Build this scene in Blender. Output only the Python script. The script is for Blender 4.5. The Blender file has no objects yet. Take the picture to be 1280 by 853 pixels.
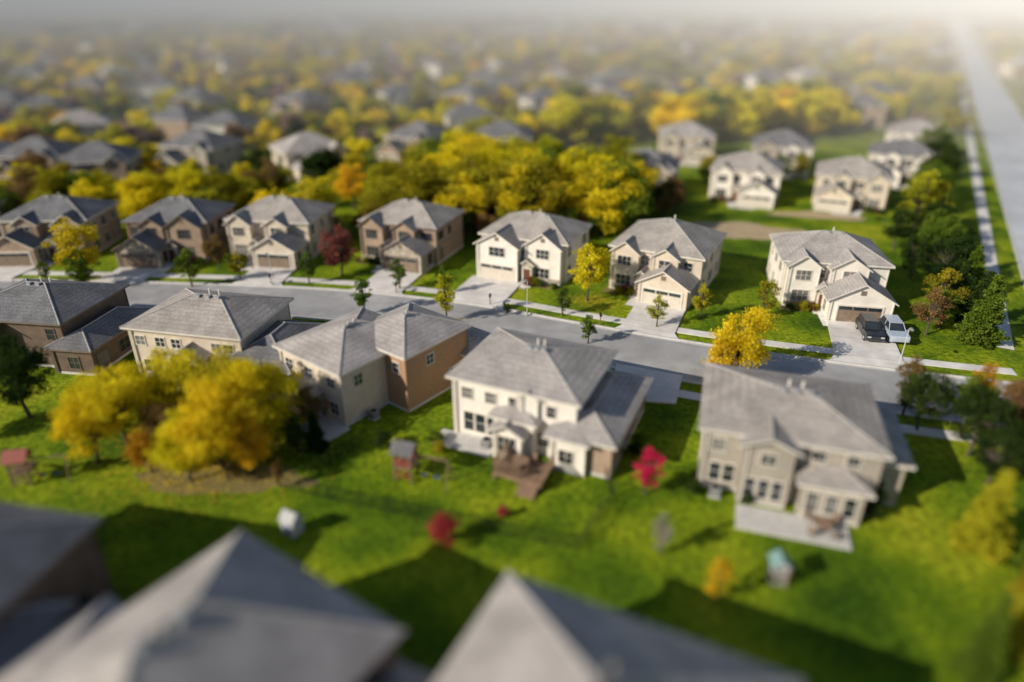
import bpy, math, random
import numpy as np
from mathutils import Vector, Matrix
R=random.Random(7)
scene=bpy.context.scene
COL=scene.collection

# ------------------------------------------------------------ materials
def newmat(name):
    m=bpy.data.materials.new(name); m.use_nodes=True
    nt=m.node_tree; nt.nodes.clear()
    out=nt.nodes.new('ShaderNodeOutputMaterial')
    return m,nt,out
def N(nt,t,**k):
    n=nt.nodes.new(t)
    for a,b in k.items(): setattr(n,a,b)
    return n
def ramp(nt,stops):
    r=nt.nodes.new('ShaderNodeValToRGB'); e=r.color_ramp.elements
    while len(e)<len(stops): e.new(0.5)
    for i,(p,c) in enumerate(stops):
        e[i].position=p; e[i].color=(c[0],c[1],c[2],1)
    return r
def mat_noise(name,c1,c2,scale=2.0,rough=.85,bump=.2,bscale=None,detail=6,mid=None,rows=0,rowdark=.6,big=None,spec=.3):
    m,nt,out=newmat(name); L=nt.links
    p=N(nt,'ShaderNodeBsdfPrincipled'); p.inputs['Roughness'].default_value=rough
    p.inputs['Specular IOR Level'].default_value=spec
    tc=N(nt,'ShaderNodeTexCoord')
    n=N(nt,'ShaderNodeTexNoise'); n.inputs['Scale'].default_value=scale; n.inputs['Detail'].default_value=detail
    L.new(tc.outputs['Object'],n.inputs['Vector'])
    st=[(.3,c1),(.7,c2)] if mid is None else [(.3,c1),(.5,mid),(.7,c2)]
    r=ramp(nt,st); L.new(n.outputs['Fac'],r.inputs['Fac']); col=r.outputs['Color']
    if big:
        n2=N(nt,'ShaderNodeTexNoise'); n2.inputs['Scale'].default_value=big[0]; n2.inputs['Detail'].default_value=3
        L.new(tc.outputs['Object'],n2.inputs['Vector'])
        r2=ramp(nt,[(.35,(big[1],)*3),(.65,(big[2],)*3)]); L.new(n2.outputs['Fac'],r2.inputs['Fac'])
        mx=N(nt,'ShaderNodeMixRGB',blend_type='MULTIPLY'); mx.inputs[0].default_value=1
        L.new(col,mx.inputs[1]); L.new(r2.outputs['Color'],mx.inputs[2]); col=mx.outputs[0]
    if rows:
        sp=N(nt,'ShaderNodeSeparateXYZ'); L.new(tc.outputs['Object'],sp.inputs[0])
        mu=N(nt,'ShaderNodeMath',operation='MULTIPLY'); mu.inputs[1].default_value=rows; L.new(sp.outputs['Z'],mu.inputs[0])
        fr=N(nt,'ShaderNodeMath',operation='FRACT'); L.new(mu.outputs[0],fr.inputs[0])
        r3=ramp(nt,[(0,(rowdark,)*3),(.3,(1,1,1))]); L.new(fr.outputs[0],r3.inputs['Fac'])
        mx=N(nt,'ShaderNodeMixRGB',blend_type='MULTIPLY'); mx.inputs[0].default_value=1
        L.new(col,mx.inputs[1]); L.new(r3.outputs['Color'],mx.inputs[2]); col=mx.outputs[0]
    L.new(col,p.inputs['Base Color'])
    if bump:
        nb=N(nt,'ShaderNodeTexNoise'); nb.inputs['Scale'].default_value=bscale or scale*6; nb.inputs['Detail'].default_value=4
        L.new(tc.outputs['Object'],nb.inputs['Vector'])
        b=N(nt,'ShaderNodeBump'); b.inputs['Strength'].default_value=bump; b.inputs['Distance'].default_value=.05
        L.new(nb.outputs['Fac'],b.inputs['Height']); L.new(b.outputs[0],p.inputs['Normal'])
    L.new(p.outputs[0],out.inputs[0]); return m
def mat_stone(name,a,b,mortar,scale=3.2):
    m,nt,out=newmat(name); L=nt.links
    p=N(nt,'ShaderNodeBsdfPrincipled'); p.inputs['Roughness'].default_value=.9
    tc=N(nt,'ShaderNodeTexCoord'); v=N(nt,'ShaderNodeTexVoronoi'); v.inputs['Scale'].default_value=scale
    L.new(tc.outputs['Object'],v.inputs['Vector'])
    sp=N(nt,'ShaderNodeSeparateColor'); L.new(v.outputs['Color'],sp.inputs[0])
    r=ramp(nt,[(0,a),(.55,b),(1,mortar)]); L.new(sp.outputs[0],r.inputs['Fac'])
    L.new(r.outputs['Color'],p.inputs['Base Color'])
    bb=N(nt,'ShaderNodeBump'); bb.inputs['Strength'].default_value=.5; bb.inputs['Distance'].default_value=.05
    L.new(v.outputs['Distance'],bb.inputs['Height']); L.new(bb.outputs[0],p.inputs['Normal'])
    L.new(p.outputs[0],out.inputs[0]); return m
def mat_plain(name,c,rough=.5,metal=0,spec=.5):
    return mat_noise(name,[x*.88 for x in c],c,scale=3,rough=rough,bump=0,spec=spec)
def mat_leaf(name,dark,light,tr=.35):
    m,nt,out=newmat(name); L=nt.links
    at=N(nt,'ShaderNodeAttribute'); at.attribute_name='shade'
    oi=N(nt,'ShaderNodeObjectInfo')
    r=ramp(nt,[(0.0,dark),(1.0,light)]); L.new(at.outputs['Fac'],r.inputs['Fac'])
    hs=N(nt,'ShaderNodeHueSaturation')
    mr=N(nt,'ShaderNodeMapRange'); mr.inputs['To Min'].default_value=.488; mr.inputs['To Max'].default_value=.514
    L.new(oi.outputs['Random'],mr.inputs['Value']); L.new(mr.outputs[0],hs.inputs['Hue'])
    mv=N(nt,'ShaderNodeMapRange'); mv.inputs['To Min'].default_value=1.15; mv.inputs['To Max'].default_value=.85
    L.new(oi.outputs['Random'],mv.inputs['Value']); L.new(mv.outputs[0],hs.inputs['Value'])
    L.new(r.outputs['Color'],hs.inputs['Color'])
    d=N(nt,'ShaderNodeBsdfDiffuse'); t=N(nt,'ShaderNodeBsdfTranslucent')
    mx=N(nt,'ShaderNodeMixShader'); mx.inputs[0].default_value=tr
    L.new(hs.outputs[0],d.inputs[0]); L.new(hs.outputs[0],t.inputs[0])
    L.new(d.outputs[0],mx.inputs[1]); L.new(t.outputs[0],mx.inputs[2]); L.new(mx.outputs[0],out.inputs[0])
    return m
M={}
M['roof']=mat_noise('shingle_grey',(.33,.30,.29),(.53,.49,.47),scale=5,rough=.95,bump=.3,rows=5,rowdark=.72,big=(.5,.75,1.05),spec=.1)
M['roof2']=mat_noise('shingle_dark',(.13,.13,.145),(.25,.245,.255),scale=5,rough=.95,bump=.3,rows=5,rowdark=.72,big=(.5,.75,1.1),spec=.1)
M['roof3']=mat_noise('shingle_taupe',(.31,.28,.26),(.50,.455,.42),scale=5,rough=.95,bump=.3,rows=5,rowdark=.72,big=(.5,.75,1.05),spec=.1)
M['cap']=mat_noise('ridge_cap',(.34,.32,.31),(.5,.48,.46),scale=4,rough=.9,bump=0)
M['white']=mat_noise('stucco_white',(.77,.71,.64),(.87,.82,.75),scale=1.2,rough=.9,bump=.1,rows=3.5,rowdark=.87,big=(.25,.87,1.0))
M['cream']=mat_noise('stucco_cream',(.60,.51,.41),(.72,.62,.51),scale=1.2,rough=.9,bump=.1,rows=3.5,rowdark=.85,big=(.25,.85,1.02))
M['tan']=mat_noise('siding_tan',(.33,.24,.175),(.43,.32,.24),scale=1.2,rough=.9,bump=.1,rows=3.5,rowdark=.85,big=(.25,.85,1.02))
M['brown']=mat_noise('siding_brown',(.12,.085,.065),(.18,.13,.1),scale=1.2,rough=.9,bump=.1,rows=3.5,rowdark=.85)
M['greyw']=mat_noise('siding_grey',(.35,.31,.265),(.44,.39,.335),scale=1.2,rough=.9,bump=.1,rows=3.5,rowdark=.85,big=(.25,.85,1.02))
M['orange']=mat_noise('brick_orange',(.32,.19,.115),(.44,.27,.165),scale=6,rough=.9,bump=.2,rows=8,rowdark=.8)
M['stone']=mat_stone('stone_veneer',(.22,.185,.15),(.38,.33,.27),(.48,.43,.37))
M['trim']=mat_noise('painted_trim',(.66,.61,.54),(.76,.71,.64),scale=2,rough=.6,bump=0)
M['trimb']=mat_noise('painted_trim_brown',(.16,.12,.1),(.22,.17,.14),scale=2,rough=.6,bump=0)
M['glass']=mat_noise('window_glass',(.015,.02,.025),(.04,.05,.06),scale=.6,rough=.08,bump=0,spec=.8)
M['blind']=mat_noise('window_blind',(.12,.12,.115),(.22,.21,.2),scale=.6,rough=.35,bump=0,rows=8)
M['garage']=mat_noise('garage_door_paint',(.56,.5,.42),(.66,.6,.52),scale=2,rough=.6,bump=0)
M['garaged']=mat_noise('garage_door_dark',(.2,.15,.11),(.28,.21,.16),scale=2,rough=.6,bump=0)
M['door']=mat_noise('door_wood',(.1,.04,.025),(.18,.07,.04),scale=4,rough=.5,bump=0)
M['metal']=mat_noise('grey_metal',(.28,.29,.3),(.4,.4,.41),scale=4,rough=.5,bump=0)
M['black']=mat_plain('black_metal',(.02,.02,.02),.5)
M['concrete']=mat_noise('concrete',(.68,.64,.62),(.82,.79,.76),scale=.9,rough=.9,bump=.15,bscale=20,big=(.3,.82,1.0))
M['kerb']=mat_noise('kerb_concrete',(.5,.48,.46),(.62,.6,.58),scale=2,rough=.9,bump=.1)
M['asphalt']=mat_noise('asphalt',(.34,.335,.345),(.46,.455,.46),scale=.5,rough=.75,bump=.1,bscale=15,big=(.08,.78,1.08))
M['roadl']=mat_noise('road_sky_sheen',(.48,.50,.54),(.6,.62,.66),scale=.4,rough=.7,bump=.05,bscale=15,big=(.06,.82,1.05))  # pale blue-grey: sky reflection on the road put into its base colour
M['paint']=mat_plain('road_paint',(.75,.73,.68),.7)
M['wood']=mat_noise('deck_wood',(.18,.12,.08),(.32,.21,.145),scale=3,rough=.8,bump=.1)
M['soil']=mat_noise('mulch_soil',(.15,.13,.045),(.24,.19,.07),scale=1.2,rough=.95,bump=.5)
M['bare']=mat_noise('bare_soil',(.38,.29,.18),(.5,.38,.24),scale=.5,rough=.95,bump=.3)
M['bark']=mat_noise('bark',(.06,.045,.035),(.14,.11,.085),scale=5,rough=.95,bump=.4)
M['fallen']=mat_noise('fallen_leaf',(.4,.26,.02),(.75,.52,.04),scale=9,rough=.9,bump=0)
M['red']=mat_plain('red_paint',(.32,.07,.05),.5); M['blue']=mat_plain('blue_paint',(.04,.08,.28),.4)
M['teal']=mat_plain('teal_canvas',(.2,.34,.33),.7); M['wht']=mat_plain('white_paint',(.6,.6,.63),.5)
M['carblk']=mat_plain('car_paint_black',(.02,.022,.028),.2,spec=.8); M['carwht']=mat_plain('car_paint_silver',(.45,.52,.62),.25,spec=.8)
M['tyre']=mat_plain('tyre_rubber',(.02,.02,.02),.9); M['lamp_red']=mat_plain('tail_light',(.4,.01,.01),.3)
LEAF={
 'yellow':mat_leaf('leaf_yellow',(.50,.39,.012),(.97,.82,.035),.42),
 'gold':mat_leaf('leaf_gold',(.46,.31,.012),(.94,.68,.04),.42),
 'orange':mat_leaf('leaf_orange',(.32,.15,.015),(.62,.35,.03)),
 'olive':mat_leaf('leaf_olive',(.18,.165,.012),(.48,.42,.03),.4),
 'green':mat_leaf('leaf_green',(.055,.10,.012),(.19,.26,.03)),
 'dark':mat_leaf('leaf_dark_green',(.018,.035,.01),(.06,.095,.02)),
 'red':mat_leaf('leaf_red',(.13,.045,.035),(.29,.11,.08)),
 'scarlet':mat_leaf('leaf_scarlet',(.3,.03,.035),(.52,.08,.08)),
 'crimson':mat_leaf('leaf_crimson',(.55,.012,.09),(.92,.05,.22)),
 'brown':mat_leaf('leaf_brown',(.15,.09,.035),(.34,.21,.08)),
 'pale':mat_leaf('leaf_pale',(.3,.28,.2),(.5,.48,.36)),
 'lime':mat_leaf('leaf_lime',(.30,.29,.015),(.64,.58,.04),.42),
 'hazed':mat_leaf('leaf_hazed',(.32,.25,.11),(.58,.47,.22)),  # muted leaves for far trees, distance haze mixed into the colour
 'hazed2':mat_leaf('leaf_hazed_brown',(.28,.18,.15),(.47,.33,.28)),  # pinkish-brown far leaves, also tinted with haze in the colour
}
def ground_mat():
    m,nt,out=newmat('lawn_grass'); L=nt.links
    p=N(nt,'ShaderNodeBsdfPrincipled'); p.inputs['Roughness'].default_value=.95; p.inputs['Specular IOR Level'].default_value=.1
    tc=N(nt,'ShaderNodeTexCoord')
    def noise(s,d=4):
        n=N(nt,'ShaderNodeTexNoise'); n.inputs['Scale'].default_value=s; n.inputs['Detail'].default_value=d
        L.new(tc.outputs['Object'],n.inputs['Vector']); return n
    a=noise(.13,8); r1=ramp(nt,[(.30,(.045,.10,.006)),(.44,(.115,.20,.008)),(.56,(.24,.32,.012)),(.72,(.42,.43,.025))]); L.new(a.outputs['Fac'],r1.inputs['Fac'])
    b=noise(2.2,9); r2=ramp(nt,[(.3,(.42,.45,.42)),(.7,(1.35,1.3,1.15))]); L.new(b.outputs['Fac'],r2.inputs['Fac'])
    mx=N(nt,'ShaderNodeMixRGB',blend_type='MULTIPLY'); mx.inputs[0].default_value=1
    L.new(r1.outputs[0],mx.inputs[1]); L.new(r2.outputs[0],mx.inputs[2])
    c=noise(.012,6); r3=ramp(nt,[(.35,(.26,.25,.09)),(.5,(.38,.32,.19)),(.65,(.44,.36,.29))]); L.new(c.outputs['Fac'],r3.inputs['Fac'])
    sp=N(nt,'ShaderNodeSeparateXYZ'); L.new(tc.outputs['Object'],sp.inputs[0])
    mr=N(nt,'ShaderNodeMapRange'); mr.inputs['From Min'].default_value=140; mr.inputs['From Max'].default_value=320; L.new(sp.outputs['Y'],mr.inputs['Value'])
    m2=N(nt,'ShaderNodeMixRGB'); L.new(mr.outputs[0],m2.inputs[0]); L.new(mx.outputs[0],m2.inputs[1]); L.new(r3.outputs[0],m2.inputs[2])  # grass fades to muted tones with distance, haze painted into the colour
    L.new(m2.outputs[0],p.inputs['Base Color'])
    bb=N(nt,'ShaderNodeBump'); bb.inputs['Strength'].default_value=.9; bb.inputs['Distance'].default_value=.18
    nb=noise(7,6); L.new(nb.outputs['Fac'],bb.inputs['Height']); L.new(bb.outputs[0],p.inputs['Normal'])
    L.new(p.outputs[0],out.inputs[0]); return m

# ------------------------------------------------------------ mesh helpers
class Acc:
    def __init__(s): s.v=[]; s.f=[]; s.m=[]; s.mats=[]
    def mi(s,k):
        if k not in s.mats: s.mats.append(k)
        return s.mats.index(k)
    def face(s,pts,mat):
        n=len(s.v); s.v+= [tuple(p) for p in pts]; s.f.append(tuple(range(n,n+len(pts)))); s.m.append(s.mi(mat))
    def box(s,x0,x1,y0,y1,z0,z1,mat,top=None):
        p=[(x0,y0,z0),(x1,y0,z0),(x1,y1,z0),(x0,y1,z0),(x0,y0,z1),(x1,y0,z1),(x1,y1,z1),(x0,y1,z1)]
        for i,f in enumerate([(0,3,2,1),(4,5,6,7),(0,1,5,4),(1,2,6,5),(2,3,7,6),(3,0,4,7)]):
            s.face([p[j] for j in f], top if (i==1 and top) else mat)
    def cone(s,p,q,r0,r1,mat,n=8,cap=True):
        p=Vector(p);q=Vector(q);d=(q-p)
        if d.length<1e-6: return
        d.normalize(); a=d.orthogonal().normalized(); b=d.cross(a)
        A=[p+(a*math.cos(t)+b*math.sin(t))*r0 for t in [2*math.pi*i/n for i in range(n)]]
        B=[q+(a*math.cos(t)+b*math.sin(t))*r1 for t in [2*math.pi*i/n for i in range(n)]]
        for i in range(n): s.face([A[i],A[(i+1)%n],B[(i+1)%n],B[i]],mat)
        if cap:
            s.face(B,mat); s.face(A[::-1],mat)
    def mesh(s,name):
        me=bpy.data.meshes.new(name); me.from_pydata(s.v,[],s.f); me.update()
        for k in s.mats: me.materials.append(M[k] if isinstance(k,str) else k)
        me.polygons.foreach_set('material_index',s.m); return me
def addobj(name,me,loc=(0,0,0),rot=0,parent=None,scale=None):
    o=bpy.data.objects.new(name,me); COL.objects.link(o); o.location=loc; o.rotation_euler=(0,0,rot)
    if scale is not None: o.scale=scale
    if parent: o.parent=parent
    return o

# ------------------------------------------------------------ house generator
class House:
    def __init__(s,wall='white',roof='roof',trim='trim',seed=0):
        s.p={}; s.wall=wall; s.roofm=roof; s.trim=trim; s.r=random.Random(seed); s.k=0
    def a(s,k):
        if k not in s.p: s.p[k]=Acc()
        return s.p[k]
    def ob(s,part,side,V,u0,u1,o0,o1,z0,z1,mat):
        x0,x1,y0,y1=V
        if side=='s': s.a(part).box(u0,u1,y0-o1,y0-o0,z0,z1,mat)
        if side=='n': s.a(part).box(u0,u1,y1+o0,y1+o1,z0,z1,mat)
        if side=='w': s.a(part).box(x0-o1,x0-o0,u0,u1,z0,z1,mat)
        if side=='e': s.a(part).box(x1+o0,x1+o1,u0,u1,z0,z1,mat)
    def window(s,side,V,u,z,w=1.1,h=1.4,n=2,shut=False):
        g='glass' if s.r.random()<.75 else 'blind'
        s.ob('windows',side,V,u-w/2,u+w/2,.0,.02,z-h/2,z+h/2,g)
        b=.07
        s.ob('window_frames',side,V,u-w/2-b,u-w/2,0,.07,z-h/2,z+h/2,s.trim)
        s.ob('window_frames',side,V,u+w/2,u+w/2+b,0,.07,z-h/2,z+h/2,s.trim)
        s.ob('window_frames',side,V,u-w/2-b-.04,u+w/2+b+.04,0,.1,z-h/2-b,z-h/2,s.trim)
        s.ob('window_frames',side,V,u-w/2-b,u+w/2+b,0,.08,z+h/2,z+h/2+b*1.3,s.trim)
        for i in range(1,n):
            x=u-w/2+w*i/n; s.ob('window_frames',side,V,x-.025,x+.025,.02,.05,z-h/2,z+h/2,s.trim)
        s.ob('window_frames',side,V,u-w/2,u+w/2,.02,.045,z-.02,z+.02,s.trim)
    def auto(s,side,V,floors,dens=3.3):
        x0,x1,y0,y1=V; L=(x1-x0) if side in 'sn' else (y1-y0); b=x0 if side in 'sn' else y0
        n=max(1,int(L/dens+.3))
        for f in range(floors):
            for i in range(n):
                if s.r.random()<.14 and n>1: continue
                u=b+L*(i+.5)/n+s.r.uniform(-.2,.2); w=s.r.choice([.9,1.1,1.6 if L>4 else 1.0]); 
                s.window(side,V,u,1.55+f*2.85,w,s.r.choice([1.2,1.4]) if f else 1.5,2 if w>1 else 1)
    def vol(s,x0,x1,y0,y1,h,roof='hip',axis='x',pitch=.5,wall=None,win='',floors=2,over=.45,roofm=None,dens=3.3,z0=0,caps=True,vents=0,belt=False):
        s.k+=1; h=h+s.k*.013; wall=wall or s.wall; rm=roofm or s.roofm
        W=s.a('walls')
        P=[(x0,y0),(x1,y0),(x1,y1),(x0,y1)]
        for i in range(4):
            a=P[i];b=P[(i+1)%4]; W.face([(a[0],a[1],z0),(b[0],b[1],z0),(b[0],b[1],h),(a[0],a[1],h)],wall)
        V=(x0,x1,y0,y1)
        t=s.a('trim')
        for (cx,cy) in P:
            t.box(cx-.06,cx+.06,cy-.06,cy+.06,z0,h-.02,wall)
        dx=.15
        for (cx,cy,ox,oy) in ((x0,y0,dx+.1,-.1),(x1,y1,-dx-.1,.1)):
            t.box(cx+ox-.05,cx+ox+.05,cy+oy-.05,cy+oy+.05,z0+.1,h,s.trim)
        W.box(x0-.04,x1+.04,y0-.04,y1+.04,z0-.1,z0+.3,'kerb')
        if belt:
            for sd in 'sewn':
                a,b=(x0,x1) if sd in 'sn' else (y0,y1)
                s.ob('trim',sd,V,a,b,0,.04,2.9,3.05,s.trim)
        for sd in win: s.auto(sd,V,floors,dens)
        X0,X1,Y0,Y1=x0-over,x1+over,y0-over,y1+over; Rf=s.a('roof'); T=.2; C=s.a('ridge_caps')
        def cap(p,q):
            p=Vector(p);q=Vector(q); C.cone(p,q,.07,.07,'cap',n=5)
        if roof=='hip':
            E=[(X0,Y0),(X1,Y0),(X1,Y1),(X0,Y1)]; z1=h+T
            Rf.face([(e[0],e[1],h) for e in E[::-1]],'trim')
            F=s.a('fascia')
            for i in range(4):
                a=E[i];b=E[(i+1)%4]
                F.face([(a[0],a[1],h),(b[0],b[1],h),(b[0],b[1],z1),(a[0],a[1],z1)],s.trim)
            w=X1-X0;d=Y1-Y0; hs=min(w,d)/2; zr=z1+pitch*hs
            e=[(p[0],p[1],z1) for p in E]
            if w>=d:
                a=(X0+hs,(Y0+Y1)/2,zr); b=(X1-hs,(Y0+Y1)/2,zr)
                Rf.face([e[0],e[1],b,a],rm);Rf.face([e[2],e[3],a,b],rm)
                Rf.face([e[1],e[2],b],rm);Rf.face([e[3],e[0],a],rm)
                if caps:
                    cap(e[0],a);cap(e[3],a);cap(e[1],b);cap(e[2],b);cap(a,b)
            else:
                a=((X0+X1)/2,Y0+hs,zr); b=((X0+X1)/2,Y1-hs,zr)
                Rf.face([e[0],e[1],a],rm);Rf.face([e[1],e[2],b,a],rm)
                Rf.face([e[2],e[3],b],rm);Rf.face([e[3],e[0],a,b],rm)
                if caps:
                    cap(e[0],a);cap(e[1],a);cap(e[2],b);cap(e[3],b);cap(a,b)
            for i in range(vents):
                f=(i+.5)/vents; px=a[0]+(b[0]-a[0])*f+.3; py=a[1]+(b[1]-a[1])*f+(.7 if (w>=d and i%2) else -.3)
                vt=s.a('roof_vents')
                if i%2: vt.cone((px,py,zr-.7),(px,py,zr+.35),.09,.09,'trim',n=8)
                else: vt.box(px-.2,px+.2,py-.2,py+.2,zr-.6,zr+.1,'metal')
        else:
            th=.16
            def slab(pa,pb,pc,pd):
                o=Vector((0,0,-th)); top=[Vector(q) for q in (pa,pb,pc,pd)]; bot=[q+o for q in top]
                Rf.face(top,rm); Rf.face(bot[::-1],'trim')
                for i in range(4): s.a('fascia').face([bot[i],bot[(i+1)%4],top[(i+1)%4],top[i]],s.trim)
            g=s.a('gables')
            if axis=='y':
                xm=(x0+x1)/2; rise=pitch*(x1-x0)/2; zr=h+rise+.1
                ze=h+.1-pitch*over
                slab((X0,Y1,ze),(X0,Y0,ze),(xm,Y0,zr),(xm,Y1,zr)); slab((X1,Y0,ze),(X1,Y1,ze),(xm,Y1,zr),(xm,Y0,zr))
                for yy in (y0,y1): g.face([(x0,yy,h),(x1,yy,h),(xm,yy,zr-th*.9)],wall)
                if x1-x0>4.5:
                    s.ob('windows','s',V,xm-.3,xm+.3,0.0,.03,h+rise*.3,h+rise*.3+.6,'trimb')
                cap((xm,Y0,zr),(xm,Y1,zr))
            else:
                ym=(y0+y1)/2; rise=pitch*(y1-y0)/2; zr=h+rise+.1; ze=h+.1-pitch*over
                slab((X0,Y0,ze),(X1,Y0,ze),(X1,ym,zr),(X0,ym,zr)); slab((X1,Y1,ze),(X0,Y1,ze),(X0,ym,zr),(X1,ym,zr))
                for xx in (x0,x1): g.face([(xx,y0,h),(xx,y1,h),(xx,ym,zr-th*.9)],wall)
                cap((X0,ym,zr),(X1,ym,zr))
        return V
    def garage(s,V,u,w=4.9,h=2.25,mat='garage'):
        s.ob('garage_door','s',V,u-w/2,u+w/2,0,.03,.05,h,mat)
        n=4
        for i in range(n):
            z=.1+(h-.1)*i/n
            m=max(3,int(w/1.2))
            for j in range(m):
                a=u-w/2+w*j/m+.08; s.ob('garage_door','s',V,a,a+w/m-.16,.03,.06,z+.06,z+(h-.1)/n-.05,mat if i<3 else 'glass')
        for a,b,c,d in ((u-w/2-.18,u-w/2,0,h),(u+w/2,u+w/2+.18,0,h),(u-w/2-.18,u+w/2+.18,h,h+.22)):
            s.ob('trim','s',V,a,b,0,.09,c,d,s.trim)
    def frontdoor(s,V,u,side='s'):
        s.ob('front_door',side,V,u-.5,u+.5,0,.05,.1,2.2,'door')
        s.ob('trim',side,V,u-.65,u-.5,0,.1,.1,2.35,'trim'); s.ob('trim',side,V,u+.5,u+.65,0,.1,.1,2.35,'trim'); s.ob('trim',side,V,u-.5,u+.5,0,.1,2.2,2.35,'trim')
        s.ob('front_step',side,V,u-1,u+1,0.05,1.3,-.05,.16,'concrete')
    def ac(s,x,y):
        a=s.a('air_conditioner'); a.box(x-.4,x+.4,y-.4,y+.4,0,.08,'kerb'); a.box(x-.35,x+.35,y-.35,y+.35,.08,.85,'metal'); a.cone((x,y,.85),(x,y,.9),.3,.28,'black',12)
        for i in range(5): a.box(x-.37,x+.37,y-.37,y+.37,.18+i*.13,.21+i*.13,'black')
    def build(s,loc,rot,sxy=1.,sz=1.,name='suburban_house'):
        e=bpy.data.objects.new(name,None); COL.objects.link(e); e.location=(loc[0],loc[1],0); e.rotation_euler=(0,0,math.radians(rot)); e.scale=(sxy,sxy,sz)
        for k,a in s.p.items(): addobj(k,a.mesh(k),parent=e)
        return e
    def joined(s,name):
        A=Acc()
        for a in s.p.values():
            n=len(A.v); A.v+=a.v; A.f+=[tuple(i+n for i in f) for f in a.f]; A.m+=[A.mi(a.mats[i]) for i in a.m]
        return A.mesh(name)

def w2(loc,rot,x,y,k=1.):
    c,s=math.cos(math.radians(rot)),math.sin(math.radians(rot)); x*=k;y*=k; return (loc[0]+c*x-s*y, loc[1]+s*x+c*y)

# ------------------------------------------------------------ roads
def catmull(P,n=14):
    out=[]; P=[Vector((*p,0)) for p in P]; P=[P[0]*2-P[1]]+P+[P[-1]*2-P[-2]]
    for i in range(1,len(P)-2):
        a,b,c,d=P[i-1:i+3]
        for k in range(n):
            t=k/n; out.append(.5*((2*b)+(c-a)*t+(2*a-5*b+4*c-d)*t*t+(3*b-a-3*c+d)*t**3))
    out.append(P[-2]); return out
def normals(P):
    r=[]
    for i in range(len(P)):
        d=(P[min(i+1,len(P)-1)]-P[max(i-1,0)]).normalized(); r.append(Vector((-d.y,d.x,0)))
    return r
def strip(A,P,a,b,z,mat):
    nn=normals(P)
    for i in range(len(P)-1):
        p0=P[i]+nn[i]*a;p1=P[i+1]+nn[i+1]*a;q0=P[i]+nn[i]*b;q1=P[i+1]+nn[i+1]*b
        u=Vector((0,0,z)); A.face([p0+u,p1+u,q1+u,q0+u],mat)
        for s0,s1 in ((p0,p1),(q0,q1)):
            A.face([s0+Vector((0,0,-.05)),s1+Vector((0,0,-.05)),s1+u,s0+u],mat)
ST=catmull([(-130,76),(-90,74),(-58,72.5),(-44,71.8),(-23,69.8),(-6.8,65.8),(4.7,60.9),(17.5,55.6),(31.7,51),(42,48.2),(47,47)])
HW=3.6
A=Acc(); strip(A,ST,-HW,HW,.02,'asphalt'); addobj('street',A.mesh('street'))
A=Acc()
for sgn in (1,-1):
    strip(A,ST[:-6],sgn*HW,sgn*(HW+.35),.03,'kerb'); strip(A,ST[:-6],sgn*(HW+.35),sgn*(HW+.55),.13,'kerb')
addobj('kerb',A.mesh('kerb'))
A=Acc(); strip(A,ST[:-10],HW+2.1,HW+3.3,.06,'concrete'); strip(A,ST[:-10],-HW-2.1,-HW-3.3,.06,'concrete'); addobj('sidewalk',A.mesh('sidewalk'))
d=Vector((.495,.869,0)); c0=Vector((51.9,49,0))
RD=[c0+d*t for t in (-45,-20,-8,8,20,60,120,200,400,900,1600)]
A=Acc(); strip(A,RD,-5.3,5.3,.026,'roadl'); addobj('main_road',A.mesh('main_road'))
A=Acc(); 
R2=[c0+d*t for t in (9,40,90,160,400,1000)]
strip(A,R2,5.3,5.6,.13,'kerb'); strip(A,RD,-5.6,-5.3,.13,'kerb'); addobj('kerb',A.mesh('kerb2'))
A=Acc(); strip(A,[c0+d*t for t in (6,40,90,160,400)],7.8,9.2,.06,'concrete'); addobj('sidewalk',A.mesh('sidewalk2'))
A=Acc()
for i in range(60):
    strip(A,[c0+d*(10+i*9),c0+d*(13+i*9)],-.08,.08,.032,'paint')
addobj('lane_marking',A.mesh('lane_marking'))
def near(p):
    p=Vector((p[0],p[1],0)); i=min(range(len(ST)),key=lambda k:(ST[k]-p).length); return ST[i]
def driveway(g,rot,w,skew=0,walk=None):
    g=Vector((g[0],g[1],0)); r=near((g.x+skew,g.y)); dirv=(g-r).normalized(); e=r+dirv*(HW+.02)
    ux=Vector((math.cos(math.radians(rot)),math.sin(math.radians(rot)),0)); ru=Vector((dirv.y,-dirv.x,0))
    if ru.dot(ux)<0: ru=-ru
    A=Acc(); zz=.15; n=5; rows=[]
    for i in range(n+1):
        t=i/n; c=g.lerp(e,t); u=ux.lerp(ru,t).normalized(); ww=w/2+(.9 if i==n else 0)
        rows.append((c-u*ww,c+u*ww))
    for i in range(n):
        a,b=rows[i]; c,dd=rows[i+1]
        za=zz; zb=zz if i<n-1 else .045
        p=[Vector((a.x,a.y,za)),Vector((b.x,b.y,za)),Vector((dd.x,dd.y,zb)),Vector((c.x,c.y,zb))]
        gap=.02; p2=[q.copy() for q in p]
        p2[2]=p2[2].lerp(p2[1],gap); p2[3]=p2[3].lerp(p2[0],gap)
        A.face(p2,'concrete'); A.face([q-Vector((0,0,.02)) for q in p],'asphalt')
        A.face([(a.x,a.y,-.05),(c.x,c.y,-.05),p[3],p[0]],'concrete'); A.face([(b.x,b.y,-.05),(dd.x,dd.y,-.05),p[2],p[1]],'concrete')
    addobj('driveway',A.mesh('driveway'))

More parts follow.
